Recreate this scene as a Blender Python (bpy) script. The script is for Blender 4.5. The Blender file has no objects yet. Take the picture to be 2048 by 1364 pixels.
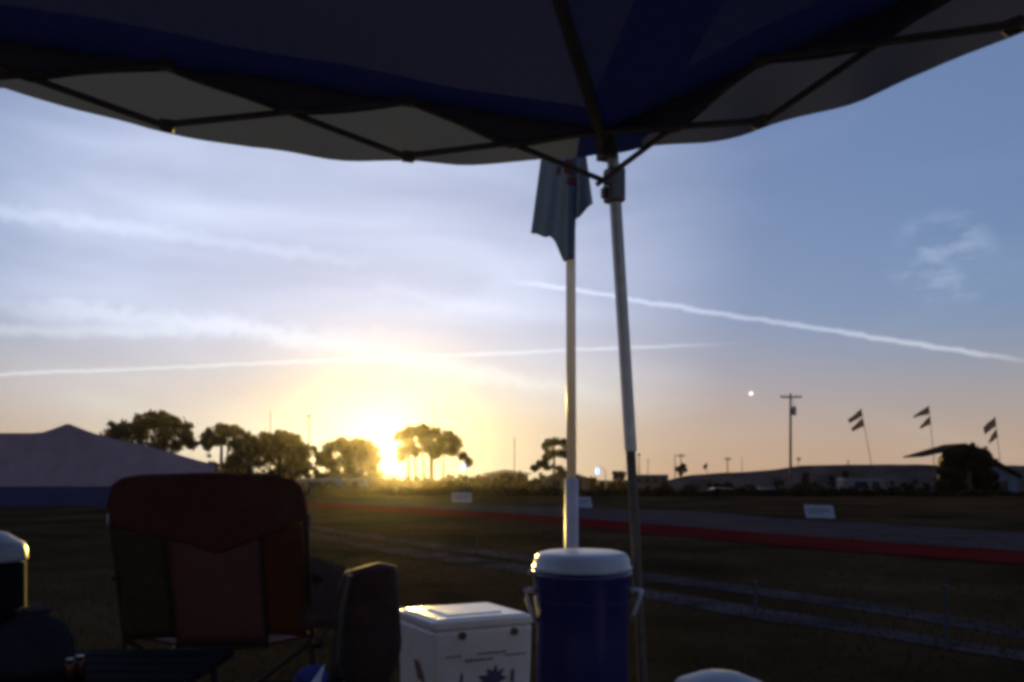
import bpy, bmesh, math, random
from mathutils import Vector, Matrix, noise
R = random.Random(7)
sc = bpy.context.scene
COL = sc.collection
rad = math.radians

# ------------------------------------------------------------------ camera, sky, sun, exposure
EYE, F, CX, HY = 0.92, 1700.0, 1024.0, 950.0          # eye height (m); focal length, principal column and horizon row (px of 2048)
cam = bpy.data.objects.new('camera', bpy.data.cameras.new('camera')); COL.objects.link(cam); sc.camera = cam
cam.location = (0, 0, EYE); cam.rotation_euler = (rad(90), 0, 0)
cam.data.sensor_width = 36; cam.data.lens = F/2048*36; cam.data.shift_y = (HY-682)/2048
cam.data.clip_start = 0.02; cam.data.clip_end = 5000
cam.data.dof.use_dof = True; cam.data.dof.focus_distance = 3.6; cam.data.dof.aperture_fstop = 5.6
SUN_EL, SUN_AZ = rad(1.95), math.atan2(775-CX, F)     # sun just above the trees, a little left of the view axis

def D(px, py):                                         # direction of a photo pixel
    return Vector(((px-CX)/F, 1, (HY-py)/F)).normalized()
def P(px, py, d):                                      # point at depth d metres
    return Vector(((px-CX)/F*d, d, EYE+(HY-py)/F*d))
def G(px, py, z=0.0):                                  # point on the level ground
    d = (EYE-z)*F/(py-HY); return Vector(((px-CX)/F*d, d, z))

world = bpy.data.worlds.new('World'); sc.world = world; world.use_nodes = True
def build_sky():
    nt = world.node_tree; N = nt.nodes; L = nt.links
    bg = N['Background']; bg.inputs[1].default_value = 0.1
    sky = N.new('ShaderNodeTexSky'); sky.sky_type = 'NISHITA'; sky.sun_disc = False
    sky.sun_elevation = SUN_EL; sky.sun_rotation = SUN_AZ
    sky.air_density = 1.0; sky.dust_density = .55; sky.ozone_density = 4.2
    tc = N.new('ShaderNodeTexCoord'); d = tc.outputs['Generated']
    def M(op, a, b=None, c=None, clamp=False):
        n = N.new('ShaderNodeMath'); n.operation = op; n.use_clamp = clamp
        for i, v in enumerate((a, b, c)):
            if v is None: continue
            if isinstance(v, (int, float)): n.inputs[i].default_value = v
            else: L.new(v, n.inputs[i])
        return n.outputs[0]
    def dot(v):
        n = N.new('ShaderNodeVectorMath'); n.operation = 'DOT_PRODUCT'; L.new(d, n.inputs[0]); n.inputs[1].default_value = v
        return n.outputs['Value']
    def smooth(x, lo, hi, a=0.0, b=1.0):
        n = N.new('ShaderNodeMapRange'); n.interpolation_type = 'SMOOTHSTEP'
        L.new(x, n.inputs['Value']); n.inputs['From Min'].default_value = lo; n.inputs['From Max'].default_value = hi
        n.inputs['To Min'].default_value = a; n.inputs['To Max'].default_value = b
        return n.outputs['Result']
    def noise_of(scale, rot=(0, 0, 0), sc_=1.0, det=4, rough=.55, dist=0.0):
        mp = N.new('ShaderNodeMapping'); L.new(d, mp.inputs[0]); mp.inputs['Rotation'].default_value = rot; mp.inputs['Scale'].default_value = scale
        n = N.new('ShaderNodeTexNoise'); L.new(mp.outputs[0], n.inputs['Vector'])
        n.inputs['Scale'].default_value = sc_; n.inputs['Detail'].default_value = det; n.inputs['Roughness'].default_value = rough; n.inputs['Distortion'].default_value = dist
        return n.outputs['Fac']
    wob = noise_of((1, 1, 1), sc_=9, det=3)
    wobf = noise_of((1, 1, 1), sc_=60, det=3)
    streak = noise_of((1.6, 1.6, 7.5), rot=(0, rad(-9), 0), sc_=1.9, det=3, rough=.45, dist=.4)
    total = None
    def trail(p, q, half, strength, soft=1.0, wobble=0.0, fade=.05, grain=.5):
        nonlocal total
        a, b = D(*p), D(*q); n = a.cross(b).normalized(); t = (b-a).normalized()
        dist = M('ADD', dot(n), M('MULTIPLY', M('SUBTRACT', wob, .5), wobble))
        dist = M('ABSOLUTE', M('ADD', dist, M('MULTIPLY', M('SUBTRACT', wobf, .5), half*1.5)))
        m = smooth(dist, half*(1-soft)/1.0, half, 1, 0)
        al = dot(t)
        m = M('MULTIPLY', m, smooth(al, a.dot(t)-fade*.2, a.dot(t)+fade))
        m = M('MULTIPLY', m, smooth(al, b.dot(t)-fade, b.dot(t)+fade*.2, 1, 0))
        m = M('MULTIPLY', m, smooth(dot(Vector((0, 1, 0))), .05, .3))
        m = M('MULTIPLY', m, M('ADD', 1-grain*.5, M('MULTIPLY', streak, grain)))
        m = M('MULTIPLY', m, strength)
        total = m if total is None else M('ADD', total, m)
    px = 1/F
    trail((1010, 560), (2090, 728), 7.5*px, .33, soft=.9, wobble=.007, fade=.07, grain=.6)     # bright near trail
    trail((-400, 366), (820, 536), 20*px, .15, soft=1, wobble=.006, fade=.12, grain=.7)      # its older, spread left half
    trail((-300, 762), (1480, 686), 5.5*px, .32, soft=1, wobble=.002, fade=.12, grain=.3)    # thin low trail
    trail((-250, 655), (420, 668), 16*px, .20, soft=1, wobble=.01, fade=.1)
    trail((380, 640), (1270, 806), 28*px, .20, soft=1, wobble=.02, fade=.18)
    trail((-200, 600), (900, 690), 32*px, .22, soft=1, wobble=.02, fade=.2)
    trail((560, 560), (1150, 640), 26*px, .10, soft=1, wobble=.03, fade=.2)
    # thin cirrus veil, thicker towards the upper left of the sun and spreading everywhere in streaks
    c0 = D(690, 500)
    veil = M('MULTIPLY', smooth(dot(c0), .89, .999), smooth(streak, -.25, .95))
    total = M('ADD', total, M('MULTIPLY', veil, .66))
    wide = M('MULTIPLY', smooth(streak, .46, .80), smooth(dot(Vector((0, 0, 1))), .02, .2, .10, .05))
    total = M('ADD', total, wide)
    puff = M('MULTIPLY', smooth(dot(D(1880, 522)), .9982, .9998), smooth(noise_of((1.4, 1.4, 3.2), sc_=14, det=6), .42, .66))
    total = M('ADD', total, M('MULTIPLY', puff, .13))
    # cloud colour: white overhead, warm near the horizon; ice cloud takes its light from the sky round the sun
    warm = smooth(dot(Vector((0, 0, 1))), .02, .22)
    cc = N.new('ShaderNodeMix'); cc.data_type = 'RGBA'; L.new(warm, cc.inputs['Factor'])
    cc.inputs['A'].default_value = (2.8, 2.75, 2.3, 1); cc.inputs['B'].default_value = (2.85, 3.15, 3.9, 1)
    mx = N.new('ShaderNodeMix'); mx.data_type = 'RGBA'
    # soft tone shoulder takes the edge off the brightest part of the sky: c / (1 + k c)
    tint = N.new('ShaderNodeMix'); tint.data_type = 'RGBA'; tint.blend_type = 'MULTIPLY'; tint.clamp_factor = False; tint.inputs['Factor'].default_value = 1
    L.new(sky.outputs[0], tint.inputs['A']); tint.inputs['B'].default_value = (1.13, .955, 1.19, 1)
    den = N.new('ShaderNodeMix'); den.data_type = 'RGBA'; den.blend_type = 'MULTIPLY'; den.clamp_factor = False; den.inputs['Factor'].default_value = 1
    L.new(tint.outputs['Result'], den.inputs['A']); den.inputs['B'].default_value = (.40, .40, .34, 1)
    one = N.new('ShaderNodeVectorMath'); one.operation = 'ADD'; L.new(den.outputs['Result'], one.inputs[0]); one.inputs[1].default_value = (1, 1, 1)
    div = N.new('ShaderNodeVectorMath'); div.operation = 'DIVIDE'; L.new(tint.outputs['Result'], div.inputs[0]); L.new(one.outputs[0], div.inputs[1])
    # dusty mauve band along the horizon
    low = N.new('ShaderNodeMix'); low.data_type = 'RGBA'; L.new(smooth(dot(Vector((0, 0, 1))), .0, .19, .66, 0), low.inputs['Factor'])
    L.new(div.outputs[0], low.inputs['A']); low.inputs['B'].default_value = (1.60, 1.02, .80, 1)
    total = M('ADD', total, .11)
    L.new(M('MINIMUM', total, .85), mx.inputs['Factor']); L.new(low.outputs['Result'], mx.inputs['A']); L.new(cc.outputs['Result'], mx.inputs['B'])
    # the sun's own disc and its aureole
    S = Vector((math.sin(SUN_AZ)*math.cos(SUN_EL), math.cos(SUN_AZ)*math.cos(SUN_EL), math.sin(SUN_EL)))
    cs = dot(S)
    disc = smooth(cs, math.cos(rad(.42)), math.cos(rad(.26)))
    ang = M('ARCCOSINE', M('MINIMUM', cs, 1.0))
    aur = M('POWER', 2.718, M('MULTIPLY', ang, -22.0))
    def addc(base, fac, col):
        v = N.new('ShaderNodeMix'); v.data_type = 'RGBA'; v.blend_type = 'ADD'; v.clamp_factor = False
        L.new(fac, v.inputs['Factor']); L.new(base, v.inputs['A']); v.inputs['B'].default_value = (*col, 1)
        return v.outputs['Result']
    pale_dot = smooth(dot(D(1502, 787)), math.cos(rad(.16)), math.cos(rad(.09)))          # small pale dot added to the sky over the field
    out = addc(mx.outputs['Result'], pale_dot, (3.5, 3.5, 3.5))
    out = addc(out, aur, (.15, .08, .0))
    out = addc(out, disc, (700, 480, 150))
    L.new(out, bg.inputs[0])
build_sky()

sun = bpy.data.objects.new('sun', bpy.data.lights.new('sun', 'SUN')); COL.objects.link(sun)
sun.data.energy = 2.0; sun.data.angle = rad(.53); sun.data.color = (1, .66, .15)
sun.rotation_euler = Vector((math.sin(SUN_AZ)*math.cos(SUN_EL), math.cos(SUN_AZ)*math.cos(SUN_EL), math.sin(SUN_EL))).to_track_quat('Z', 'Y').to_euler()

vs = sc.view_settings
vs.view_transform = 'Standard'; vs.look = 'None'; vs.gamma = 1; vs.use_curve_mapping = False; vs.exposure = 1.65
sc.render.engine = 'CYCLES'
cy = sc.cycles
cy.filter_width = 3.8; cy.max_bounces = 8; cy.volume_bounces = 1; cy.transparent_max_bounces = 12
cy.use_denoising = True

# ------------------------------------------------------------------ helpers
def mat(name, col, rough=.7, var=.0, scale=20.0, metal=0.0, trans=0.0, tcol=None, emit=0.0, spec=.5, bump=0.0, col2=None, stretch=None, det=5):
    m = bpy.data.materials.new(name); m.use_nodes = True
    nt = m.node_tree; N, L = nt.nodes, nt.links; b = N['Principled BSDF']
    b.inputs['Base Color'].default_value = (*col, 1); b.inputs['Roughness'].default_value = rough
    b.inputs['Metallic'].default_value = metal; b.inputs['Specular IOR Level'].default_value = spec
    csock = None
    if var or col2 or bump:
        tc = N.new('ShaderNodeTexCoord'); mp = N.new('ShaderNodeMapping'); L.new(tc.outputs['Object'], mp.inputs[0])
        if stretch: mp.inputs['Scale'].default_value = stretch
        n = N.new('ShaderNodeTexNoise'); L.new(mp.outputs[0], n.inputs['Vector']); n.inputs['Scale'].default_value = scale; n.inputs['Detail'].default_value = det
        n.inputs['Roughness'].default_value = .65
        if var or col2:
            r = N.new('ShaderNodeValToRGB'); L.new(n.outputs['Fac'], r.inputs[0])
            r.color_ramp.elements[0].position = .32; r.color_ramp.elements[1].position = .68
            r.color_ramp.elements[0].color = (*[c*(1-var) for c in col], 1)
            r.color_ramp.elements[1].color = (*(col2 if col2 else [min(1, c*(1+var)) for c in col]), 1)
            csock = r.outputs[0]; L.new(csock, b.inputs['Base Color'])
        if bump:
            bp = N.new('ShaderNodeBump'); L.new(n.outputs['Fac'], bp.inputs['Height']); bp.inputs['Strength'].default_value = bump; bp.inputs['Distance'].default_value = .02
            L.new(bp.outputs[0], b.inputs['Normal'])
    if emit:
        b.inputs['Emission Color'].default_value = (*col, 1); b.inputs['Emission Strength'].default_value = emit
    if trans:
        t = N.new('ShaderNodeBsdfTranslucent'); t.inputs[0].default_value = (*(tcol or col), 1)
        mx = N.new('ShaderNodeMixShader'); mx.inputs[0].default_value = trans
        L.new(b.outputs[0], mx.inputs[1]); L.new(t.outputs[0], mx.inputs[2]); L.new(mx.outputs[0], N['Material Output'].inputs[0])
    return m

class MB:
    def __init__(s): s.v = []; s.f = []
    def quad(s, a, b, c, d):
        i = len(s.v); s.v += [tuple(a), tuple(b), tuple(c), tuple(d)]; s.f.append((i, i+1, i+2, i+3)); return s
    def hexa(s, lo, hi):                               # two rings of the same corner count
        n = len(lo); i = len(s.v); s.v += [tuple(p) for p in lo]+[tuple(p) for p in hi]
        s.f.append(tuple(range(i+n-1, i-1, -1))); s.f.append(tuple(range(i+n, i+2*n)))
        for k in range(n): s.f.append((i+k, i+(k+1) % n, i+n+(k+1) % n, i+n+k))
        return s
    def box(s, c, size, rz=0.0):
        x, y, z = (q/2 for q in size); M = Matrix.Rotation(rz, 3, 'Z'); c = Vector(c)
        return s.hexa([c+M@Vector((sx*x, sy*y, -z)) for sx, sy in ((-1, -1), (1, -1), (1, 1), (-1, 1))],
                      [c+M@Vector((sx*x, sy*y, z)) for sx, sy in ((-1, -1), (1, -1), (1, 1), (-1, 1))])
    def prism(s, pts, ext):
        ext = Vector(ext); return s.hexa([Vector(p) for p in pts], [Vector(p)+ext for p in pts])
    def tube(s, path, r, n=8, cap=True):
        path = [Vector(p) for p in path]; m = len(path)
        rs = r if isinstance(r, (list, tuple)) else [r]*m
        i0 = len(s.v)
        for k, p in enumerate(path):
            t = (path[min(k+1, m-1)]-path[max(k-1, 0)]).normalized()
            u = t.cross(Vector((0, 0, 1)) if abs(t.z) < .9 else Vector((1, 0, 0))).normalized(); w = t.cross(u)
            for j in range(n):
                a = 2*math.pi*(j+.5)/n; s.v.append(tuple(p+(u*math.cos(a)+w*math.sin(a))*rs[k]))
        for k in range(m-1):
            for j in range(n):
                a, b = i0+k*n+j, i0+k*n+(j+1) % n; s.f.append((a, b, b+n, a+n))
        if cap: s.f.append(tuple(range(i0+n-1, i0-1, -1))); s.f.append(tuple(range(i0+(m-1)*n, i0+m*n)))
        return s
    def lathe(s, prof, n=32, c=(0, 0, 0), sx=1.0, sy=1.0, rz=0.0):
        c = Vector(c); i0 = len(s.v); m = len(prof); cr, sr = math.cos(rz), math.sin(rz)
        for r, z in prof:
            for j in range(n):
                a = 2*math.pi*j/n; x, y = r*math.cos(a)*sx, r*math.sin(a)*sy
                s.v.append((c.x+x*cr-y*sr, c.y+x*sr+y*cr, c.z+z))
        for k in range(m-1):
            for j in range(n):
                a, b = i0+k*n+j, i0+k*n+(j+1) % n; s.f.append((a, b, b+n, a+n))
        s.f.append(tuple(range(i0+n-1, i0-1, -1))); s.f.append(tuple(range(i0+(m-1)*n, i0+m*n)))
        return s
    def grid(s, fn, nu, nv):
        i0 = len(s.v)
        for j in range(nv+1):
            for i in range(nu+1): s.v.append(tuple(fn(i/nu, j/nv)))
        for j in range(nv):
            for i in range(nu):
                a = i0+j*(nu+1)+i; s.f.append((a, a+1, a+nu+2, a+nu+1))
        return s
    def build(s, name, m, parent=None, smooth=False, bevel=0.0, seg=2, solid=0.0):
        me = bpy.data.meshes.new(name); me.from_pydata(s.v, [], s.f); me.materials.append(m); me.update()
        if smooth:
            me.polygons.foreach_set('use_smooth', [True]*len(me.polygons))
        o = bpy.data.objects.new(name, me); COL.objects.link(o)
        if parent:
            o.parent = parent; top = parent
            off = Vector((0, 0, 0))
            while top: off += top.location; top = top.parent
            me.transform(Matrix.Translation(-off))
        if bevel:
            b = o.modifiers.new('bevel', 'BEVEL'); b.width = bevel; b.segments = seg; b.limit_method = 'ANGLE'
        if solid:
            q = o.modifiers.new('thickness', 'SOLIDIFY'); q.thickness = solid; q.offset = 0
        return o

def tag(o, label, cat, group=None):
    o['label'] = label; o['category'] = cat
    if group: o['group'] = group
    return o
def thing(name, loc, label, cat, group=None):
    o = bpy.data.objects.new(name, None); COL.objects.link(o); o.location = loc; o.empty_display_size = .1
    return tag(o, label, cat, group)
def struct(o): o['kind'] = 'structure'; return o
def stuff(o): o['kind'] = 'stuff'; return o
def copy_tree(o, parent=None):
    c = o.copy(); COL.objects.link(c); c.parent = parent
    for ch in o.children: copy_tree(ch, c)
    return c
def lerp(tab, x):
    if x <= tab[0][0]: return tab[0][1]
    for (a, u), (b, v) in zip(tab, tab[1:]):
        if x <= b: return u+(v-u)*(x-a)/(b-a)
    return tab[-1][1]

# ------------------------------------------------------------------ materials
M_grass = mat('grass_ground', (.026, .020, .010), .95, col2=(.072, .044, .024), scale=.45, det=9, var=.4, bump=.3, spec=0)
M_blade = mat('grass_blade', (.035, .040, .014), .9, col2=(.06, .048, .02), scale=2, var=.3, trans=.12, spec=0)
M_asphalt = mat('asphalt', (.065, .050, .052), .9, var=.25, scale=1.5, bump=.1, spec=0)
M_red = mat('red_kerb_paint', (.150, .009, .012), .9, var=.3, scale=.9, col2=(.080, .020, .016), spec=0)
M_rut = mat('pale_dirt', (.056, .045, .048), .95, var=.5, scale=2.2, bump=.3, spec=0)
M_leaf = mat('leaves', (.040, .045, .015), .8, col2=(.07, .06, .02), scale=.6, var=.4, trans=.25, tcol=(.14, .10, .02), spec=.1)
M_pine = mat('pine_needles', (.040, .055, .022), .7, var=.4, scale=1, trans=.25, tcol=(.12, .10, .03), spec=.2)
M_bush = mat('scrub_leaves', (.034, .027, .014), .9, col2=(.05, .036, .02), var=.4, scale=.8, spec=0)
M_bark = mat('bark', (.075, .050, .030), .95, var=.4, scale=6, bump=.5, stretch=(1, 1, .2), spec=.1)
M_wood = mat('pole_wood', (.11, .085, .065), .9, var=.35, scale=5, stretch=(1, 1, .1), spec=.1)
M_tin = mat('grey_metal', (.30, .30, .31), .45, metal=.7, var=.15, scale=30)
M_leg = mat('leg_enamel', (.82, .82, .76), .28, var=.12, scale=30)
M_legin = mat('inner_leg_steel', (.10, .085, .075), .5, var=.25, scale=30, metal=.3)
M_bar = mat('dark_truss_enamel', (.27, .25, .23), .5, var=.2, scale=30)
M_bracket = mat('grey_plastic', (.24, .24, .23), .5)
M_roof = mat('navy_roof_cloth', (.125, .125, .175), .9, var=.12, scale=40, trans=.30, tcol=(.022, .030, .100), spec=.2, bump=.1)
M_hem = mat('added_hem_cloth', (.19, .18, .21), .9, var=.12, scale=40, trans=.5, tcol=(.13, .12, .17), spec=.2)
M_val = mat('navy_valance_cloth', (.075, .078, .10), .85, var=.12, scale=40, trans=.48, tcol=(.028, .039, .105), spec=.2, bump=.1)
M_flag = mat('flag_cloth', (.20, .235, .32), .85, var=.12, scale=30, trans=.5, tcol=(.17, .23, .36), spec=.2, bump=.1)
M_emblem = mat('flag_red_print', (.20, .05, .06), .85, trans=.4, tcol=(.20, .07, .08))
M_pvc = mat('pale_pole_plastic', (.82, .82, .78), .35, var=.08, scale=15, trans=.35, tcol=(.6, .58, .5))
M_sleeve = mat('sleeve_plastic', (.40, .40, .46), .4, var=.1, scale=15)
M_jug = mat('blue_jug_plastic', (.013, .017, .105), .32, var=.12, scale=25)
M_white = mat('white_plastic', (.42, .46, .55), .30, var=.06, scale=14)
M_lid = mat('dull_lid_plastic', (.30, .34, .42), .4, var=.1, scale=14)
M_foam = mat('white_foam', (.72, .73, .74), .34, var=.09, scale=16, bump=.12)
M_lidtop = mat('white_lid_plastic', (.78, .78, .78), .24, var=.08, scale=18, bump=.25)
M_print = mat('dark_blue_print', (.07, .08, .16), .6)
M_printr = mat('faded_red_print', (.20, .075, .065), .6)
M_printb = mat('faded_brown_print', (.22, .19, .17), .6)
M_hinge = mat('rusty_hinge', (.12, .075, .055), .7, var=.3, scale=60)
M_maroon = mat('maroon_cloth', (.078, .032, .029), .95, var=.2, scale=45, trans=.25, tcol=(.11, .035, .025), bump=.25)  # maroon also carries the reddish veil of light lying over the chair
M_mesh = mat('brown_mesh_cloth', (.105, .062, .060), .95, var=.2, scale=120, trans=.30, tcol=(.13, .075, .065), bump=.3)
M_side = mat('sun_amber_side_cloth', (.055, .028, .012), .95, var=.25, scale=45, trans=.30, tcol=(.12, .05, .015), bump=.25)  # amber tint paints in the sun coming through the right side panel
M_olive = mat('olive_side_cloth', (.055, .045, .022), .9, var=.25, scale=45, trans=.2, bump=.25)
M_frame = mat('black_chair_tube', (.022, .020, .020), .4)
M_bag = mat('dark_bag_cloth', (.045, .020, .017), .85, var=.3, scale=18, trans=.1, bump=.5)
M_dark = mat('black_plastic', (.010, .010, .014), .9, spec=.05, var=.2, scale=20)
M_blue = mat('blue_cloth', (.03, .04, .22), .85, var=.2, scale=30)
M_tentg = mat('grey_tent_cloth', (.28, .19, .20), .85, var=.12, scale=2.2, trans=.2, spec=.15)
M_tentn = mat('navy_tent_cloth', (.052, .046, .105), .85, var=.12, scale=2.2, spec=.15)
M_board = mat('pale_sign_board', (.30, .33, .40), .55, var=.08, scale=6)
M_boardp = mat('faded_sign_print', (.07, .08, .15), .6)
M_lamp = mat('lamp_lens', (.16, .36, 1.0), .3, emit=1.9)
M_berm = mat('dry_grass_bank', (.075, .056, .052), .95, var=.45, scale=.3, bump=.5, spec=0)
M_shed = mat('pale_shed_wall', (.11, .13, .165), .8, var=.1, scale=1)
M_thatch = mat('dark_shed_roof', (.028, .022, .02), .95, var=.3, scale=3, stretch=(1, 1, 4), spec=0)
M_house = mat('tan_house_wall', (.085, .065, .055), .9, var=.15, scale=1)
M_hroof = mat('grey_house_roof', (.07, .055, .055), .95, spec=0, var=.15, scale=2)
M_van = mat('pale_van_paint', (.13, .115, .12), .5)
M_car = mat('dark_car_paint', (.06, .055, .065), .3)
M_carr = mat('red_car_paint', (.22, .03, .025), .3)
M_glass = mat('window_glass', (.02, .025, .03), .08)
M_rubber = mat('tyre_rubber', (.02, .02, .02), .9)
M_pflag = mat('pennant_cloth', (.16, .14, .14), .85, trans=.5, tcol=(.24, .20, .18), var=.3, scale=3)
M_stake = mat('dark_stake', (.03, .03, .045), .7)
M_can = mat('copper_can', (.07, .035, .025), .25, metal=.9)
M_paper = mat('pale_paper', (.55, .56, .62), .7, var=.1, scale=12)
M_greyc = mat('grey_soft_cloth', (.030, .030, .040), .95, spec=.05, var=.2, scale=20, bump=.3)

# ------------------------------------------------------------------ ground, track, kerb, wheel tracks, bank
LIP = [(0, 0), (36, 0), (42, -.12), (50, -.75), (58, -1.35), (66, -1.6), (1000, -1.6)]
def gz(x, y): return lerp(LIP, y)
def ground():
    ys = [-60, -10, 0, 2, 4, 6, 9, 13, 18, 25, 32, 36, 38, 40, 42, 44, 47, 50, 53, 56, 58, 61, 64, 66, 75, 90, 120, 160, 220, 300, 420]
    xs = [-420, -200, -100, -60, -40, -25, -15, -8, -4, 0, 4, 8, 15, 25, 40, 60, 100, 200, 420]
    m = MB(); nx = len(xs)
    for y in ys:
        for x in xs: m.v.append((x, y, gz(x, y)))
    for j in range(len(ys)-1):
        for i in range(nx-1):
            a = j*nx+i; m.f.append((a, a+1, a+nx+1, a+nx))
    struct(m.build('ground', M_grass, smooth=True))
ground()
def strip(name, top, bot, m, z, n=60, wob=0.0):
    b = MB(); x0 = max(top[0][0], bot[0][0]); x1 = min(top[-1][0], bot[-1][0])
    def fn(u, v):
        x = x0+(x1-x0)*u; y = lerp(top, x)*(1-v)+lerp(bot, x)*v
        p = G(x, y, z); w = wob*(noise.noise(Vector((p.x*.6, p.y*.6, v*7))))
        p.y += w*(1 if v in (0, 1) else 0); return p
    b.grid(fn, n, 2); return struct(b.build(name, m))
strip('race_track', [(200, 986), (607, 1000), (1024, 1011), (1400, 1022), (1536, 1035), (1800, 1050), (2048, 1066), (2500, 1094)],
      [(200, 987.5), (607, 1003), (1024, 1026), (1400, 1055), (1536, 1067), (2048, 1102), (2500, 1134)], M_asphalt, .004)
strip('red_kerb', [(200, 987.5), (607, 1003), (1024, 1026), (1300, 1047), (1536, 1067), (1800, 1086), (2048, 1102), (2500, 1134)],
      [(200, 992), (607, 1012), (1024, 1040), (1300, 1067), (1536, 1089), (1800, 1110), (2048, 1128), (2500, 1162)], M_red, .012, n=160, wob=.3)
strip('wheel_track', [(300, 1012), (607, 1049), (850, 1083), (1024, 1106), (1291, 1146), (1536, 1176), (1723, 1201), (1909, 1233), (2100, 1266)],
      [(300, 1015), (607, 1056), (850, 1093), (1024, 1118), (1291, 1161), (1536, 1193), (1723, 1219), (1909, 1252), (2100, 1288)], M_rut, .005, wob=.12)
strip('wheel_track', [(300, 1019), (607, 1062), (750, 1090), (1024, 1126), (1291, 1178), (1536, 1218), (1723, 1245), (1830, 1266), (2100, 1310)],
      [(300, 1022), (607, 1069), (750, 1100), (1024, 1142), (1291, 1196), (1536, 1240), (1723, 1268), (1830, 1290), (2100, 1338)], M_rut, .005, wob=.15)
def bank():
    sil = [(1330, 962), (1370, 951), (1430, 946), (1500, 943), (1560, 938), (1600, 931), (1700, 929), (1880, 929), (2100, 932), (2300, 940)]
    d = 92; m = MB()
    def fn(u, v):
        px = 1330+970*u; top = P(px, lerp(sil, px)+1.5*noise.noise(Vector((px*.02, 3, 0))), d)
        t = v*2-1; z = -1.65+(top.z+1.65)*max(0, 1-abs(t)**1.6)
        return Vector((top.x, d+t*7, z))
    m.grid(fn, 60, 14); struct(m.build('grass_bank', M_berm, smooth=True))
bank()

# grass blades standing in the near field
def blades():
    m = MB()
    for k in range(15000):
        y = 2.9+11*(R.random()**1.7); x = (R.random()*1.5-.75)*y
        h = .02+.04*R.random(); w = .003+.003*R.random(); a = R.random()*6.28
        dx, dy = math.cos(a)*w, math.sin(a)*w; lx, ly = R.uniform(-.03, .03), R.uniform(-.03, .03)
        i = len(m.v); m.v += [(x-dx, y-dy, 0), (x+dx, y+dy, 0), (x+lx, y+ly, h)]; m.f.append((i, i+1, i+2))
    o = stuff(m.build('grass_blades', M_blade)); o['label'] = 'short rough grass in the near field'; o['category'] = 'grass'
blades()

# ------------------------------------------------------------------ trees
def leaf_cloud(m, c, r, n, size, flat=.8):
    for _ in range(n):
        v = Vector((R.gauss(0, 1), R.gauss(0, 1), R.gauss(0, 1))).normalized()
        v *= r*(R.random()**.45)*(1+.25*noise.noise(v*2.3+c*.37))*(1.28 if R.random() < .12 else 1); v.z *= flat
        p = c+v; s = size*R.uniform(.5, 1.2)
        a = Vector((R.gauss(0, 1), R.gauss(0, 1), R.gauss(0, 1))).normalized(); b = a.cross(Vector((R.gauss(0, 1), R.gauss(0, 1), R.gauss(0, 1)))).normalized()
        m.quad(p-a*s-b*s*.6, p+a*s-b*s*.4, p+a*s*.8+b*s*.6, p-a*s*.7+b*s*.5)
def tree(name, label, cat, d, stems, lobes, mats=None, size=.27, dens=1.0, group='trees along the far side of the field', zb=None):
    base = P(stems[0][0], HY, d); z0 = gz(base.x, d) if zb is None else zb
    t = thing(name, (base.x, d, z0), label, cat, group)
    cm = MB(); pts = []
    for (px, py, r) in lobes:
        c = P(px, py, d+R.uniform(-.4, .4)*r/F*d*2); rr = r/F*d; pts.append((c, rr))
        leaf_cloud(cm, c, rr*.95, int(230*dens), size)
        for k in range(max(3, int(9*dens))):                      # clumps inside each bough: uneven outline with gaps
            v = Vector((R.gauss(0, 1), R.gauss(0, 1), R.gauss(0, 1))).normalized()*rr*R.uniform(.35, .78)
            leaf_cloud(cm, c+Vector((v.x, v.y, v.z*.8))*1.15, rr*R.uniform(.26, .46), int(80*dens), size)
    for _ in range(int(len(pts)*2.2*dens) if len(lobes) > 9 else 0):   # twigs and loose clumps bridging neighbouring boughs
        a, ra = R.choice(pts); b, rb = min((q for q in pts if q[0] is not a), key=lambda q: (q[0]-a).length*R.uniform(.6, 1.6))
        leaf_cloud(cm, a.lerp(b, R.uniform(.3, .7))+Vector((R.gauss(0, .25)*ra, R.gauss(0, .4)*ra, R.gauss(0, .35)*ra)), min(ra, rb)*R.uniform(.35, .6), int(60*dens), size)
    cm.build('crown', (mats or M_leaf), t)
    for (bx, tx, ty, w) in stems:
        b = P(bx, HY, d); b.z = z0; top = P(tx, ty, d); w = w/F*d/2
        mid = b.lerp(top, .5)+Vector((R.uniform(-.2, .2), R.uniform(-.3, .3), 0))
        tm = MB().tube([b-Vector((0, 0, .15)), b+Vector((0, 0, .4)), mid, top], [w*1.7, w*1.15, w*.9, w*.55], 9)
        near = sorted(pts, key=lambda q: (q[0]-top).length)[:4]
        for c, rr in near:
            k = top.lerp(c, .5); k.z -= rr*.25
            tm.tube([top.lerp(mid, R.uniform(0, .5)), k, c+Vector((0, 0, rr*.25))], [w*.5, w*.35, w*.1], 6)
        tm.build('trunk', M_bark, t)
    return t
tree('oak_tree', 'broad tall tree next to the grey tent, leftmost in the row', 'tree', 150, [(268, 285, 880, 13), (318, 316, 880, 11)],
     [(212, 880, 22), (238, 862, 26), (262, 858, 28), (290, 842, 24), (315, 838, 24), (338, 846, 22), (362, 855, 22), (372, 872, 16), (300, 870, 34), (250, 885, 30), (340, 872, 22), (222, 900, 26), (270, 905, 28), (318, 902, 24), (352, 893, 14), (384, 889, 11), (285, 930, 24), (240, 930, 26), (335, 930, 22)], dens=1.0)
tree('oak_tree', 'round tree with sky showing under its crown, second from the grey tent', 'tree', 152, [(441, 443, 880, 8), (455, 458, 880, 6), (478, 476, 890, 8)],
     [(420, 872, 20), (446, 862, 18), (470, 866, 20), (492, 878, 20), (412, 885, 12), (440, 880, 16), (480, 892, 22), (505, 893, 16), (500, 915, 24), (470, 915, 14), (415, 896, 7), (420, 935, 16), (395, 935, 16), (455, 938, 18), (490, 940, 18)])
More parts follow.
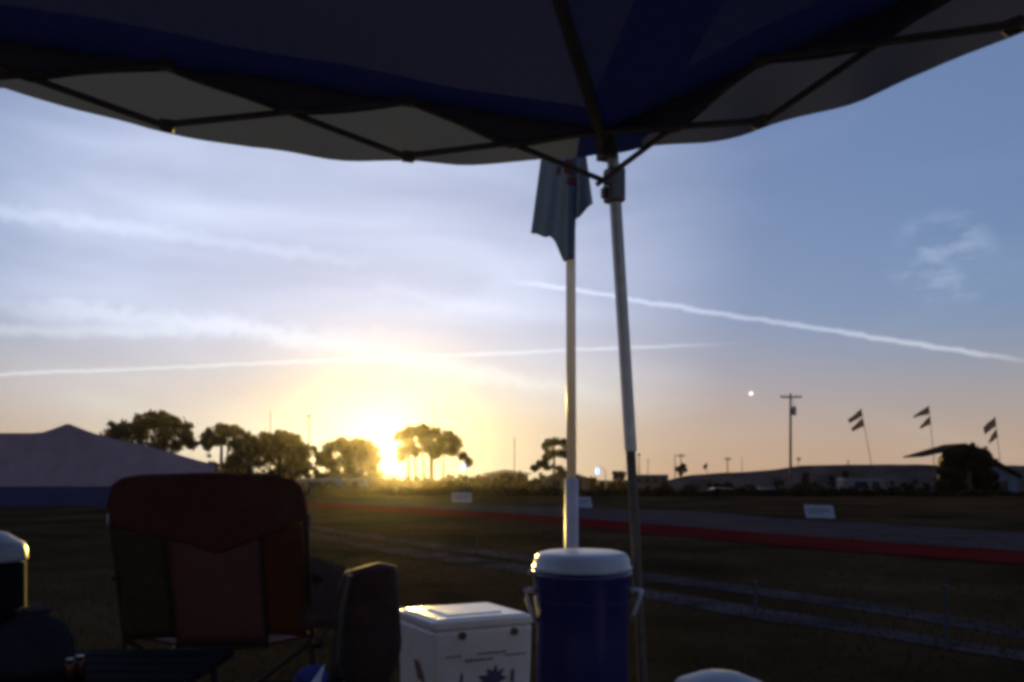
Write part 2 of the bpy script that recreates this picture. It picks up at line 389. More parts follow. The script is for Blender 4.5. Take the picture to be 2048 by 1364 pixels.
tree('oak_tree', 'dome shaped dense tree with a bare pole on each side', 'tree', 148, [(560, 560, 890, 12), (578, 575, 900, 8)],
     [(535, 880, 22), (560, 876, 20), (585, 884, 22), (602, 897, 16), (520, 897, 22), (555, 900, 30), (590, 912, 26), (612, 912, 10), (530, 925, 26), (570, 930, 28), (605, 935, 18), (628, 898, 6), (635, 912, 7)])
tree('oak_tree', 'low spreading tree directly left of the sun', 'tree', 150, [(700, 698, 895, 11), (722, 724, 905, 8)],
     [(660, 895, 16), (684, 886, 15), (706, 892, 18), (730, 892, 18), (745, 900, 14), (650, 912, 14), (690, 910, 22), (725, 914, 22), (752, 918, 8), (665, 930, 18), (705, 935, 20), (742, 935, 14), (640, 925, 9)])
tree('oak_tree', 'tall open tree right of the sun with several bare trunks', 'tree', 150, [(816, 815, 890, 6), (833, 830, 890, 5), (849, 842, 885, 5), (863, 862, 880, 7), (884, 886, 905, 4)],
     [(802, 872, 12), (822, 862, 14), (846, 862, 18), (872, 866, 16), (896, 874, 16), (912, 886, 14), (850, 880, 18), (880, 890, 20), (905, 902, 14), (818, 886, 14), (806, 900, 12), (830, 903, 12), (870, 908, 13), (925, 912, 10), (938, 925, 8), (803, 915, 9), (852, 900, 6)])
tree('pine_tree', 'slender ragged pine with tiered clumps beside the white flagpole', 'tree', 130, [(1106, 1108, 888, 5)],
     [(1096, 888, 9), (1110, 882, 9), (1126, 886, 9), (1134, 892, 8), (1090, 892, 6), (1102, 908, 11), (1122, 906, 11), (1134, 910, 10), (1092, 915, 9), (1082, 928, 10), (1120, 938, 7), (1070, 936, 9), (1094, 935, 7)], mats=M_pine, size=.22, dens=.9, group='')
tree('bushy_tree', 'dense rounded dark tree in front of the pale walled shed', 'tree', 58, [(1938, 1936, 930, 20)],
     [(1895, 945, 18), (1890, 970, 20), (1912, 910, 20), (1935, 906, 20), (1958, 910, 20), (1975, 922, 16), (1900, 930, 18), (1930, 930, 26), (1960, 935, 24), (1905, 950, 24), (1940, 955, 30), (1970, 955, 22), (1910, 975, 24), (1950, 978, 26), (1978, 975, 18)], size=.14, dens=1.1, mats=M_bush, group='')
for px, w, d in ((1232, 9, 112), (1244, 8, 113)):
    tree('clipped_bush', 'squat dark bush by the trailer, %s of the two blocky ones' % ('left' if px < 1240 else 'right'), 'bush', d, [(px, px, 955, 4)],
         [(px-2, 947, 5), (px+2, 947, 5), (px, 955, 6)], size=.15, dens=.6, mats=M_bush, group='blocky bushes beside the trailer')
# scrub and low trees that read as one dark mass along the far edge of the field
def scrub():
    m = MB()
    def row(x0, x1, d0, d1, top, n, rp, size):
        for k in range(n):
            px = R.uniform(x0, x1); d = R.uniform(d0, d1); g = gz(0, d)
            zt = P(px, lerp(top, px)+R.uniform(0, 9), d).z; r = rp*R.uniform(.6, 1.3)/F*d
            z = max(g+r*.3, zt-r-R.random()*max(0.01, (zt-g)*.8))
            leaf_cloud(m, Vector(((px-CX)/F*d, d, z)), r, 26, size*d/100)
    row(150, 800, 132, 146, [(150, 925), (380, 934), (640, 926), (745, 930), (800, 950)], 420, 12, .26)
    row(780, 960, 128, 138, [(780, 948), (930, 946), (960, 946)], 90, 9, .24)
    row(930, 1600, 112, 126, [(930, 944), (980, 938), (1060, 940), (1100, 945), (1250, 953), (1400, 960), (1600, 968)], 260, 9, .24)
    row(1370, 1860, 80, 84, [(1370, 958), (1500, 954), (1700, 952), (1860, 955)], 120, 8, .22)
    row(380, 2300, 40, 47, [(380, 966), (700, 962), (800, 968), (1200, 970), (1500, 970), (1700, 968), (1900, 972), (2048, 978), (2300, 980)], 1300, 9, .20)
    o = stuff(m.build('scrub', M_bush)); o['label'] = 'dark scrub along the far edge of the field'; o['category'] = 'scrub'
scrub()

# ------------------------------------------------------------------ tent, shed, houses, trailer, vehicles
def tent():
    d = 25.0; b = P(135, HY, d); b.z = 0
    t = thing('frame_tent', b, 'big grey tent with navy lower wall at the left edge behind the chair', 'tent')
    def w(px, py, dy): return P(px, py, d+dy)
    # outer fly: ridge with a small peak, front face sloping down to the navy skirt
    top = [(-260, 872), (-60, 866), (60, 866), (92, 864), (135, 846), (180, 864), (205, 872), (300, 893), (430, 930)]
    m = MB()
    def face(sgn):
        def fn(u, v):
            px = -260+690*u; tp = P(px, lerp(top, px), d+1.3); bt = P(px, 973, d)
            if sgn < 0: bt.y = d+3.2
            q = tp.lerp(bt, v); q.z -= .10*math.sin(math.pi*v)*(1+.4*math.sin(px*.05)); q.y += .03*math.sin(px*.11+v*3); return q
        return fn
    m.grid(face(1), 69, 8); m.grid(face(-1), 30, 6); m.build('fly', M_tentg, t, smooth=True)
    n = MB()
    n.grid(lambda u, v: P(-258+686*u, 973, d).lerp(Vector((P(-258+686*u, 973, d).x, d+.02*math.sin(u*60), .0)), v), 69, 3)
    n.grid(lambda u, v: Vector((P(430, 973, d).x-.01, d+3.2*u, P(430, 973, d).z*(1-v))), 4, 2)
    n.build('lower_wall', M_tentn, t)
tent()
def shed():
    d = 62.0; g = gz(0, d); b = P(1950, HY, d); b.z = g
    t = thing('shed', b, 'dark steep roofed shed with pale low wall behind the rounded tree', 'shed')
    L_, Rg, Re = P(1846, 912, d), P(1932, 886, d), P(2046, 950, d)
    th = Vector((0, 0, -.22)); dep = Vector((0, 3.2, 0))
    MB().prism([L_+Vector((0, 0, .03)), Rg, Rg+th*1.6, L_+th*.3], dep).build('roof', M_thatch, t)
    MB().prism([Rg, Re, Re+th, Rg+th*1.6], dep).build('roof', M_thatch, t)
    lw = P(1915, HY, d).x; rw = P(2040, HY, d).x
    MB().prism([(lw, d+.3, g), (rw, d+.3, g), (rw, d+.3, Re.z-.1), (Rg.x, d+.3, Rg.z-.5), (lw, d+.3, P(1915, 915, d).z)], (0, 2.6, 0)).build('wall', M_shed, t)
    MB().box((P(2008, HY, d).x, d+.27, .15), (.9, .06, .8)).build('window', M_glass, t)
shed()
def house(name, label, cat, px0, px1, pxr, yr, ye, d, wm, rm, group=None):
    g = gz(0, d); b = P((px0+px1)/2, HY, d); b.z = g; t = thing(name, b, label, cat, group)
    a, c, r = P(px0, ye, d), P(px1, ye, d), P(pxr, yr, d); w = .06*(c.x-a.x)
    MB().prism([a, r, c, c+Vector((0, 0, -.18)), r+Vector((0, 0, -.25)), a+Vector((0, 0, -.18))], (0, 7, 0)).build('roof', rm, t)
    MB().prism([(a.x+w, d+.3, g), (c.x-w, d+.3, g), (c.x-w, d+.3, c.z-.2), (r.x, d+.3, r.z-.32), (a.x+w, d+.3, a.z-.2)], (0, 6.4, 0)).build('wall', wm, t)
    for k in (.3, .7):
        MB().box((a.x+(c.x-a.x)*k, d+.27, g+1.4), (1.0, .08, .9)).build('window', M_glass, t)
house('house', 'small gabled house behind the white flagpole and the pine', 'house', 1082, 1186, 1130, 940, 958, 108, M_house, M_hroof)
house('house', 'low flat gabled house between the tall open tree and the pine', 'house', 965, 1062, 1010, 939, 947, 135, M_house, M_hroof)
def trailer():
    d = 104; g = gz(0, d); a, c = P(1268, 949, d), P(1337, 949, d)
    b = P(1302, HY, d); b.z = g; t = thing('trailer', b, 'long boxy grey trailer right of the canopy leg', 'trailer')
    MB().box(((a.x+c.x)/2, d+1.2, (g+.6+a.z)/2), (c.x-a.x, 2.4, a.z-g-.6)).build('body', M_house, t, bevel=.08)
    for k in range(4): MB().box((a.x+(k+.6)*(c.x-a.x)/4.2, d-.02, a.z-.75), (.55, .06, .5)).build('window', M_glass, t)
    for k in (.3, .42, .7): MB().lathe([(.02, -.1), (.38, -.1), (.38, .1), (.02, .1)], 14).build('wheel', M_rubber, t)
    for w, k in zip([o for o in t.children if o.name.startswith('wheel')], (.3, .42, .7)):
        w.data.transform(Matrix.Translation(t.location)); w.rotation_euler = (rad(90), 0, 0); w.location = Vector((a.x+k*(c.x-a.x), d+.1, g+.38))-t.location
trailer()
def vehicle(name, label, cat, px, d, paint, van, group):
    g = gz(0, d); b = P(px, HY, d); b.z = g; t = thing(name, b, label, cat, group)
    L = 4.8 if van else 4.3; x = b.x
    if van: prof = [(-L/2, .35), (L/2, .35), (L/2, 1.1), (L/2-.9, 1.25), (L/2-1.5, 2.15), (-L/2+.05, 2.25), (-L/2, 2.1)]
    else: prof = [(-L/2, .32), (L/2, .32), (L/2, .8), (L/2-1.0, .95), (L/2-1.7, 1.42), (-L/2+1.1, 1.45), (-L/2+.35, 1.0), (-L/2, .9)]
    MB().prism([(x+p, d-.85, g+q) for p, q in prof], (0, 1.7, 0)).build('body', paint, t, bevel=.07)
    wz = (1.35, 1.95) if van else (.98, 1.34)
    for k in ((-1.5, -.2), (.0, .75)) if van else ((-.95, -.1), (.0, .6)):
        MB().prism([(x+k[0], d-.87, g+wz[0]), (x+k[1], d-.87, g+wz[0]), (x+k[1]-.2, d-.87, g+wz[1]), (x+k[0]+.1, d-.87, g+wz[1])], (0, .04, 0)).build('window', M_glass, t)
    for k in (-L*.31, L*.31):
        w = MB().lathe([(.02, -.1), (.33, -.1), (.33, .1), (.02, .1)], 14).build('wheel', M_rubber, t)
        w.data.transform(Matrix.Translation(t.location)); w.rotation_euler = (rad(90), 0, 0); w.location = (k, -.82, .33)
vs_ = 'vehicles parked beyond the field'
vehicle('parked_van', 'pale van below the low tree left of the sun', 'van', 655, 72, M_van, True, vs_)
vehicle('parked_van', 'pale van closest to the sun, under the bright glare', 'van', 706, 74, M_van, True, vs_)
vehicle('parked_car', 'dark car below the flat bank left of the utility pole', 'car', 1540, 70, M_car, False, vs_)
vehicle('parked_car', 'red car just left of the tall utility pole', 'car', 1452, 71, M_carr, False, vs_)
vehicle('parked_van', 'pale van between the utility pole and the shed', 'van', 1735, 74, M_van, True, vs_)

# ------------------------------------------------------------------ poles, lamps, pennants on the horizon
def pole(label, px, ytop, d, r=.10, arm=0, lean=0.0, tfm=False, name='utility_pole', group='thin poles along the horizon'):
    b = P(px, HY, d); b.z = gz(0, d); t = thing(name, b, label, 'pole', group)
    top = P(px+lean, ytop, d)
    MB().tube([b, b.lerp(top, .5), top], [r, r*.85, r*.65], 8).build('pole', M_wood, t)
    if arm:
        z = top.z-.35; w = arm/F*d/2
        MB().box((top.x, d-.14, z), (w*2, .10, .14)).build('crossarm', M_wood, t)
        for k in (-.95, -.5, .5, .95): MB().lathe([(.03, .07), (.06, .1), (.05, .2), (.02, .24)], 8, (top.x+k*w, d-.14, z)).build('insulator', M_tin, t)
    if tfm:
        c = P(1588, 822, d); MB().lathe([(.05, -.42), (.22, -.38), (.23, .3), (.15, .4), (.03, .5)], 14, c).build('transformer', M_tin, t)
        MB().tube([P(1581, 824, d), P(1586, 824, d)], .05, 6).build('bracket', M_tin, t)
        MB().tube([(c.x, d, c.z+.45), P(1587, 797, d)], .025, 5).build('lead_wire', M_tin, t)
    return t
pole('tall utility pole with crossarm and transformer right of the canopy leg', 1581, 787, 80, .14, arm=42, tfm=True, group='')
pole('thin pole rising behind the second and third trees', 541, 820, 170)
pole('pole with short crossarm just right of the dome shaped tree', 618, 828, 140, .14, arm=14)
pole('thin pole rising out of the tall open tree', 866, 808, 170, .12)
pole('thin bare pole between the tall open tree and the pine', 1029, 874, 150, .10)
pole('short pole right against the canopy leg', 1278, 906, 140, .12, arm=6)
pole('faint thin pole above the grey trailer', 1296, 916, 150, .07)
pole('bare pole next to the small crossarm pole past the trailer', 1350, 908, 120, .08)
pole('small crossarm pole above the ragged shrub past the trailer', 1362, 907, 125, .10, arm=16)
pole('small crossarm pole halfway between the trailer and the tall utility pole', 1455, 914, 125, .10, arm=13)
pole('faint thin pole left of the tall utility pole', 1484, 914, 150, .06)
pole('short stub pole just right of the tall utility pole', 1597, 914, 110, .06, arm=7)
pole('short stub pole standing on the flat bank', 1696, 920, 96, .09)
tree('ragged_shrub', 'ragged leafy shrub around the small crossarm pole', 'shrub', 122, [(1362, 1361, 940, 4)],
     [(1356, 938, 6), (1366, 932, 6), (1370, 940, 5), (1362, 946, 5)], size=.18, dens=.5, mats=M_bush, group='')
for px, yt, d in ((1612, 944, 86), (1664, 950, 88), (1692, 942, 86)):
    tree('upright_shrub', {1612: 'slim dark upright shrub nearest the tall utility pole', 1664: 'slim dark upright shrub with another close on its right', 1692: 'slim dark upright shrub, tallest in front of the flat bank'}[px], 'shrub', d, [(px, px, 960, 4)],
         [(px, yt+6, 6), (px-1, yt+16, 8), (px+1, yt+28, 10), (px, yt+40, 11)], size=.14, dens=.6, mats=M_bush, group='upright shrubs in front of the flat bank')
def lamp(label, px, py, d, fx):
    b = P(fx, HY, d); b.z = gz(0, d); t = thing('field_lamp', b, label, 'lamp', 'lit lamps at the edge of the field')
    c = P(px, py, d); top = Vector((b.x, d, c.z+.1))
    MB().tube([b, top, Vector((c.x, d, c.z+.42))], [.05, .04, .03], 6).build('post', M_tin, t)
    MB().box((c.x, d+.06, c.z), (.36, .10, .72)).build('housing', M_bracket, t, bevel=.02)
    MB().box((c.x, d-.005, c.z), (.28, .04, .62)).build('lens', M_lamp, t)
lamp('lit bluish lamp at the right foot of the tall open tree', 927, 934, 90, 936)
lamp('lit bluish lamp between the flagpole and the canopy leg', 1195, 942, 90, 1211)
def pennant(label, tip, foot, q1, q2, d):
    b = P(foot[0], HY, d); b.z = gz(0, d); t = thing('split_flag', b, label, 'flag', 'split flags flying at the right')
    top = P(*tip, d); dirn = (top-P(*foot, d)); k = (top.z-b.z)/max(.01, dirn.z)
    bb = Vector((top.x-dirn.x*k, d, b.z))
    MB().tube([bb, top], [.035, .018], 6).build('pole', M_wood, t)
    for q in (q1, q2):
        pts = [P(x, y, d) for x, y in q]
        def fn(u, v, pts=pts):
            a = pts[0].lerp(pts[1], u); c = pts[3].lerp(pts[2], u); p = a.lerp(c, v); p.y += .16*math.sin(u*5+v*1.5+top.x)*u; p.z += .035*math.sin(u*5.5+top.x*3+q[0][1])*u; return p
        MB().grid(fn, 8, 6).build('cloth', M_pflag, t, smooth=True, solid=.004)
pennant('split flag left of the three at the right', (1722, 816), (1742, 925), [(1722, 818), (1697, 838), (1700, 846), (1725, 832)], [(1724, 836), (1704, 855), (1706, 862), (1729, 852)], 66)
pennant('split flag in the middle of the three at the right', (1858, 810), (1866, 900), [(1857, 812), (1826, 832), (1829, 835), (1859, 828)], [(1860, 832), (1840, 851), (1841, 857), (1861, 849)], 66)
pennant('split flag above the shed, rightmost of three', (1990, 832), (2002, 940), [(1990, 834), (1964, 856), (1969, 869), (1992, 852)], [(1992, 858), (1976, 882), (1977, 888), (1996, 874)], 66)
def small_flag():
    d = 110; b = P(1416, HY, d); b.z = gz(0, d); t = thing('small_flag', b, 'small limp flag on a short pole left of the flat bank', 'flag')
    MB().tube([b, P(1414, 924, d)], .035, 6).build('pole', M_tin, t)
    MB().grid(lambda u, v: P(1414-9*u+3*v*u, 926+(6*u)+9*v, d)+Vector((0, .15*math.sin(u*5), 0)), 6, 4).build('cloth', M_pflag, t, solid=.004)
small_flag()

# ------------------------------------------------------------------ yard signs and marker stakes on the grass
def sign(label, x0, x1, y0, y1, tilt):
    d = G((x0+x1)/2, y1).y*.955; a, c = P(x0, y0, d), P(x1, y1, d); b = Vector(((a.x+c.x)/2, d, 0))
    t = thing('yard_sign', b, label, 'sign', 'small pale signs along the track'); w, h = c.x-a.x, a.z-c.z
    def at(u, v, y=0): return Vector((a.x+u*w+(v-.5)*-.05*tilt, d+y, c.z+v*h-u*w*.03*tilt))
    MB().hexa([at(0, 0), at(1, 0), at(1, 0, .012), at(0, 0, .012)], [at(0, 1), at(1, 1), at(1, 1, .012), at(0, 1, .012)]).build('board', M_board, t)
    p = MB()
    for v, u0, u1 in ((.66, .10, .88), (.52, .14, .80), (.38, .12, .60)):
        u = u0
        while u < u1:
            l = R.uniform(.05, .13); p.quad(at(u, v-.035, -.003), at(min(u+l, u1), v-.035, -.003), at(min(u+l, u1), v+.035, -.003), at(u, v+.035, -.003)); u += l+.03
    p.build('print', M_boardp, t)
    for u in (.15, .85): MB().tube([(at(u, 0).x, d+.02, 0), at(u, .9, .02)], .006, 5).build('stake', M_tin, t)
sign('pale sign on the grass below the tall open tree', 904, 943, 985, 1004, 0)
sign('pale sign half hidden behind the white flagpole', 1143, 1183, 993, 1014, 1)
sign('pale sign on the grass below the tall utility pole', 1610, 1668, 1009, 1035, 1)
for lab, px, yt, yb in (('marker stake nearest the jug', 955, 1074, 1106), ('marker stake standing in the wheel tracks right of the canopy leg', 1510, 1163, 1232), ('marker stake at far right, nearest to the camera', 1890, 1172, 1302)):
    g = G(px, yb); t = tag(MB().tube([g-Vector((0, 0, .05)), g+Vector((.005, 0, .2)), P(px, yt, g.y)], .011, 6).build('marker_stake', M_stake), lab, 'stake', 'low marker stakes in the grass')

# ------------------------------------------------------------------ pop-up canopy overhead
ZE = EYE+1.0
Cc = Vector((.274, 2.5, ZE)); uL = Vector((-.942, -.335, 0)).normalized(); uR = Vector((.63, -.777, 0)).normalized()
BL, BR, NB = .597, .56, 6
Lc = Cc+uL*BL*NB; Rc = Cc+uR*BR*NB; Bc = Lc+Rc-Cc
Pk = (Cc+Bc)/2; Pk.z = EYE+1.50+.12
can = thing('canopy_tent', (Cc.x+.10, Cc.y, 0), 'navy pop-up canopy overhead with hanging edge and metal legs', 'canopy')
def roof_panel(a, b):
    def fn(u, v):
        p = a.lerp(b, u).lerp(Pk, v); s = math.sin(math.pi*u)*math.sin(math.pi*min(1, v*1.0))*(1-v)
        p.z -= .10*s; p.z += .010*noise.noise(p*3)+.007*noise.noise(Vector((u*26, v*2.5, a.x)))*(1-v); return p
    MB().grid(fn, 24, 16).build('roof_panel', M_roof, can, smooth=True)
for a, b in ((Lc, Cc), (Cc, Rc), (Rc, Bc), (Bc, Lc)): roof_panel(a, b)
def on_plane(px, py, a, u):                            # where a sight line meets the vertical plane of an eave
    n = Vector((-u.y, u.x, 0)); r = Vector(((px-CX)/F, 1, (HY-py)/F)); o = Vector((0, 0, EYE)); return o+r*((a-o).dot(n)/r.dot(n))
def valance(a, u, length, edge, name='valance'):
    prof = sorted(((p-a).dot(u), p.z) for p in (on_plane(x, y, a, u) for x, y in edge))
    prof = [(s, z) for s, z in prof if s >= -.001]
    if prof[-1][0] < length: prof += [(prof[-1][0]+.3, ZE-.145), (length, ZE-.145)]
    nrm = Vector((-u.y, u.x, 0)); nrm = nrm if nrm.y > 0 else -nrm
    def fn(s, v):
        q = a+u*length*s; zb = lerp(prof, length*s); q.z = ZE+.035+(zb-ZE-.035)*v; w = v*(.010*math.sin(length*s*17+1)+.012*noise.noise(Vector((length*s*6, v, a.y))))+v*.02; return q+nrm*w
    MB().grid(fn, 90, 6).build(name, M_val, can, smooth=True)
valance(Cc, uL, BL*NB, [(0, 165), (70, 188), (150, 213), (300, 252), (500, 291), (650, 310), (800, 320), (930, 322), (1070, 318), (1150, 312), (1210, 300)])
valance(Cc, uR, BR*NB, [(1210, 302), (1300, 291), (1400, 279), (1480, 263), (1560, 243), (1700, 196), (1850, 140), (2047, 50)])
for a, u in ((Lc, uR), (Rc, uL)):
    MB().grid(lambda s, v: a+u*3.5*s*(BL*NB/3.5 if u is uL else BR*NB/3.5)-Vector((0, 0, .145*v)), 20, 2).build('valance', M_val, can)
def truss(a, u, bay, vis):
    nrm = Vector((-u.y, u.x, 0)); nrm = -nrm if nrm.y > 0 else nrm
    q = a+nrm*.035
    for k in range(NB):
        s0, s1 = q+u*bay*k, q+u*bay*(k+1); hi, lo = Vector((0, 0, -.004)), Vector((0, 0, -.152))
        up, dn = (s0+lo, s1+hi), (s0+hi, s1+lo)
        if k % 2: up, dn = (s0+hi, s1+lo), (s0+lo, s1+hi)
        for i, (p, r) in enumerate(((s0+lo, s1+hi), (s0+hi, s1+lo))):
            off = nrm*(.012 if i else -.002)
            MB().tube([p+off, r+off], .0085, 6).build('truss_bar', M_bar, can)
        if k: 
            for z in (hi, lo): MB().box(s0+z+nrm*.004, (.034, .026, .026), math.atan2(u.y, u.x)).build('truss_joint', M_bar, can, bevel=.004)
truss(Cc, uL, BL, True); truss(Cc, uR, BR, True)
def hem(a, u, bay):                                    # cloth triangles added to darken the V between top joints and bar crossings
    nrm = Vector((-u.y, u.x, 0)); nrm = -nrm if nrm.y > 0 else nrm
    def fn(s, v):
        k = s*NB; tri = 1-abs((k % 1)-.5)*2; q = a+u*bay*k+nrm*.018; q.z = ZE+.030-v*(.038+.074*tri); q += nrm*.01*math.sin(k*9)*v; return q
    MB().grid(fn, NB*12, 4).build('added_hem', M_hem, can, smooth=True)
hem(Cc, uL, BL); hem(Cc, uR, BR)
for c in (Cc, Lc, Rc, Bc):
    MB().tube([c+Vector((0, 0, -.03)), c.lerp(Pk, .5)+Vector((0, 0, -.045)), Pk+Vector((0, 0, -.06))], .018, 6).build('hip_rafter', M_bar, can)
MB().lathe([(.02, -.12), (.05, -.10), (.06, -.02), (.03, 0)], 14, Pk+Vector((0, 0, -.02))).build('peak_hub', M_bracket, can)
# front leg: square outer tube, thinner inner tube, slider with diagonal braces
lt, lm, lb = P(1222, 262, 2.5), P(1262, 905, 2.5), P(1296, HY+EYE/2.5*F, 2.5)
def sq(p, q, w, name, m):
    t = (q-p).normalized(); x = Vector((.93, .36, 0)); y = Vector((-.36, .93, 0)); h = w/2
    r = [x*h+y*h, -x*h+y*h, -x*h-y*h, x*h-y*h]
    return MB().hexa([q+k for k in r], [p+k for k in r]).build(name, m, can, bevel=.009, seg=4)
leg = sq(lt, lm, .031, 'leg', M_leg)
inner = sq(lm-(lm-lt).normalized()*.05, lb+Vector((0, 0, .012)), .026, 'inner_leg', M_legin)
MB().box(lb+Vector((0, 0, .006)), (.09, .09, .012)).build('foot_plate', M_legin, can)
sl = lt.lerp(lm, .165)
MB().box(sl+Vector((0, 0, -.005)), (.052, .05, .10), .37).build('slider', M_bracket, can, bevel=.006)
MB().box(sl+Vector((-.028, -.01, -.03)), (.022, .02, .03), .37).build('slider_latch', M_bracket, can, bevel=.003)
MB().box(lt+Vector((-.012, 0, -.03)), (.05, .05, .11), .37).build('corner_bracket', M_bracket, can, bevel=.005)
for c in (Lc, Rc, Bc):
    MB().box((c.x, c.y, ZE/2), (.034, .034, ZE)).build('leg', M_leg, can)

# ------------------------------------------------------------------ flag hanging limp on a pale pole behind the jug
def big_flag():
    d = 3.25; foot = P(1143, HY, d); foot.z = 0
    t = thing('flagpole', foot, 'pale flagpole with a limp grey blue flag hanging beside the canopy leg', 'flagpole')
    MB().tube([P(1143, 965, d), P(1142, 700, d), P(1141, 262, d)], .0185, 14).build('pole', M_pvc, t, smooth=True)
    MB().tube([foot, P(1143, 957, d)], .0255, 14).build('lower_sleeve', M_sleeve, t, smooth=True)
    MB().lathe([(.019, 0), (.024, .005), (.022, .02), (.01, .032)], 14, P(1141, 262, d)).build('finial', M_pvc, t)
    bot = [(1062, 464), (1080, 474), (1098, 480), (1112, 505), (1127, 529), (1147, 522), (1150, 440), (1165, 432), (1181, 423)]
    def fn(u, v):
        xb = 1062+119*u; xt = 1087+77*u; yb = lerp(bot, xb); yt = 284
        x = xt+(xb-xt)*v; y = yt+(yb-yt)*v
        p = P(x, y, d); fold = math.sin(u*9.5+v*.9)*.035*(.35+.65*v)+.018*math.sin(u*23+v*2.1)*v
        p.y += fold-.045-.03*(u-.5); return p
    f = MB().grid(fn, 48, 36).build('flag', M_flag, t, smooth=True, solid=.002)
    e = MB()
    def blob(x0, x1, y0, y1, ph):
        def g(u, v):
            x = x0+(x1-x0)*u; y = y0+(y1-y0)*v
            uu = lerp([(1062, 0), (1181, 1)], x); vv = (y-284)/(lerp(bot, x)-284); k = (x-(1087+77*uu))/1.0
            lo, hi = 0.0, 1.0
            for _ in range(24):
                m_ = (lo+hi)/2; xb = 1062+119*m_; yb = lerp(bot, xb); v_ = (y-284)/(yb-284); xx = (1087+77*m_)+((xb)-(1087+77*m_))*v_
                if xx < x: lo = m_
                else: hi = m_
            v_ = (y-284)/(lerp(bot, 1062+119*lo)-284); q = fn(lo, v_); q.y -= .006; return q
        e.grid(g, 6, 6)
    blob(1128, 1146, 330, 346, 0); blob(1112, 1120, 345, 362, 0); blob(1126, 1146, 346, 358, 1); blob(1132, 1152, 364, 378, 2)
    eo = e.build('emblem', M_emblem, t); eo.data.transform(Matrix.Translation((0, 0, 0)))
    eo.parent = f
big_flag()

# ------------------------------------------------------------------ things on the ground under the canopy edge
def jug():
    d = 2.42; c = P(1164, HY, d); cz = .205
    cr = thing('storage_crate', (c.x, c.y, 0), 'black crate under the blue jug', 'crate')
    MB().box((c.x, c.y, .1), (.30, .30, .20)).build('body', M_dark, cr, bevel=.015)
    MB().box((c.x, c.y, .192), (.31, .31, .02)).build('rim', M_dark, cr, bevel=.006)
    t = thing('drinks_jug', (c.x, c.y, cz), 'tall blue drinks jug with white lid in front of the flagpole', 'jug')
    top = EYE-(1103-HY)/F*d; zb = EYE-(1140-HY)/F*d
    H = zb-cz
    prof = [(.05, 0), (.122, 0), (.128, .012), (.131, .06), (.130, H*.55), (.129, H*.72), (.135, H*.80), (.138, H-.03), (.141, H-.012), (.141, H)]
    MB().lathe(prof, 56, (c.x, c.y, cz)).build('body', M_jug, t, smooth=True)
    hl = top-zb
    MB().lathe([(.06, H+.001), (.139, H+.001), (.1415, H+.004), (.1415, H+.012), (.137, H+.014), (.1345, H+hl*.62), (.130, H+hl*.80), (.121, H+hl*.93), (.108, H+hl), (.05, H+hl+.002), (.004, H+hl+.002)], 56, (c.x, c.y, cz)).build('lid', M_white, t, smooth=True)
    for s in (-1, 1):
        x = c.x+s*.136; z = EYE-(1180-HY)/F*d
        ear = MB().tube([(x-s*.010, c.y-.02, z-.005), (x+s*.012, c.y-.03, z+.004), (x+s*.026, c.y-.035, z+.002), (x+s*.022, c.y-.035, z-.018), (x+s*.008, c.y-.03, z-.06), (x-s*.004, c.y-.02, z-.085)], [.008, .008, .009, .007, .007, .008], 9)
        ear.build('handle', M_white, t, smooth=True)
    MB().tube([(c.x-.137, c.y-.01, cz+H-.006), (c.x-.149, c.y-.02, cz+H-.004), (c.x-.146, c.y-.03, cz+H+.006)], .006, 8).build('lid_tab', M_white, t)
    for zz in (.82, .10): MB().lathe([(.1335, H*zz-.004), (.1365, H*zz), (.1335, H*zz+.004)], 56, (c.x, c.y, cz)).build('rib', M_jug, t, smooth=True)
jug()
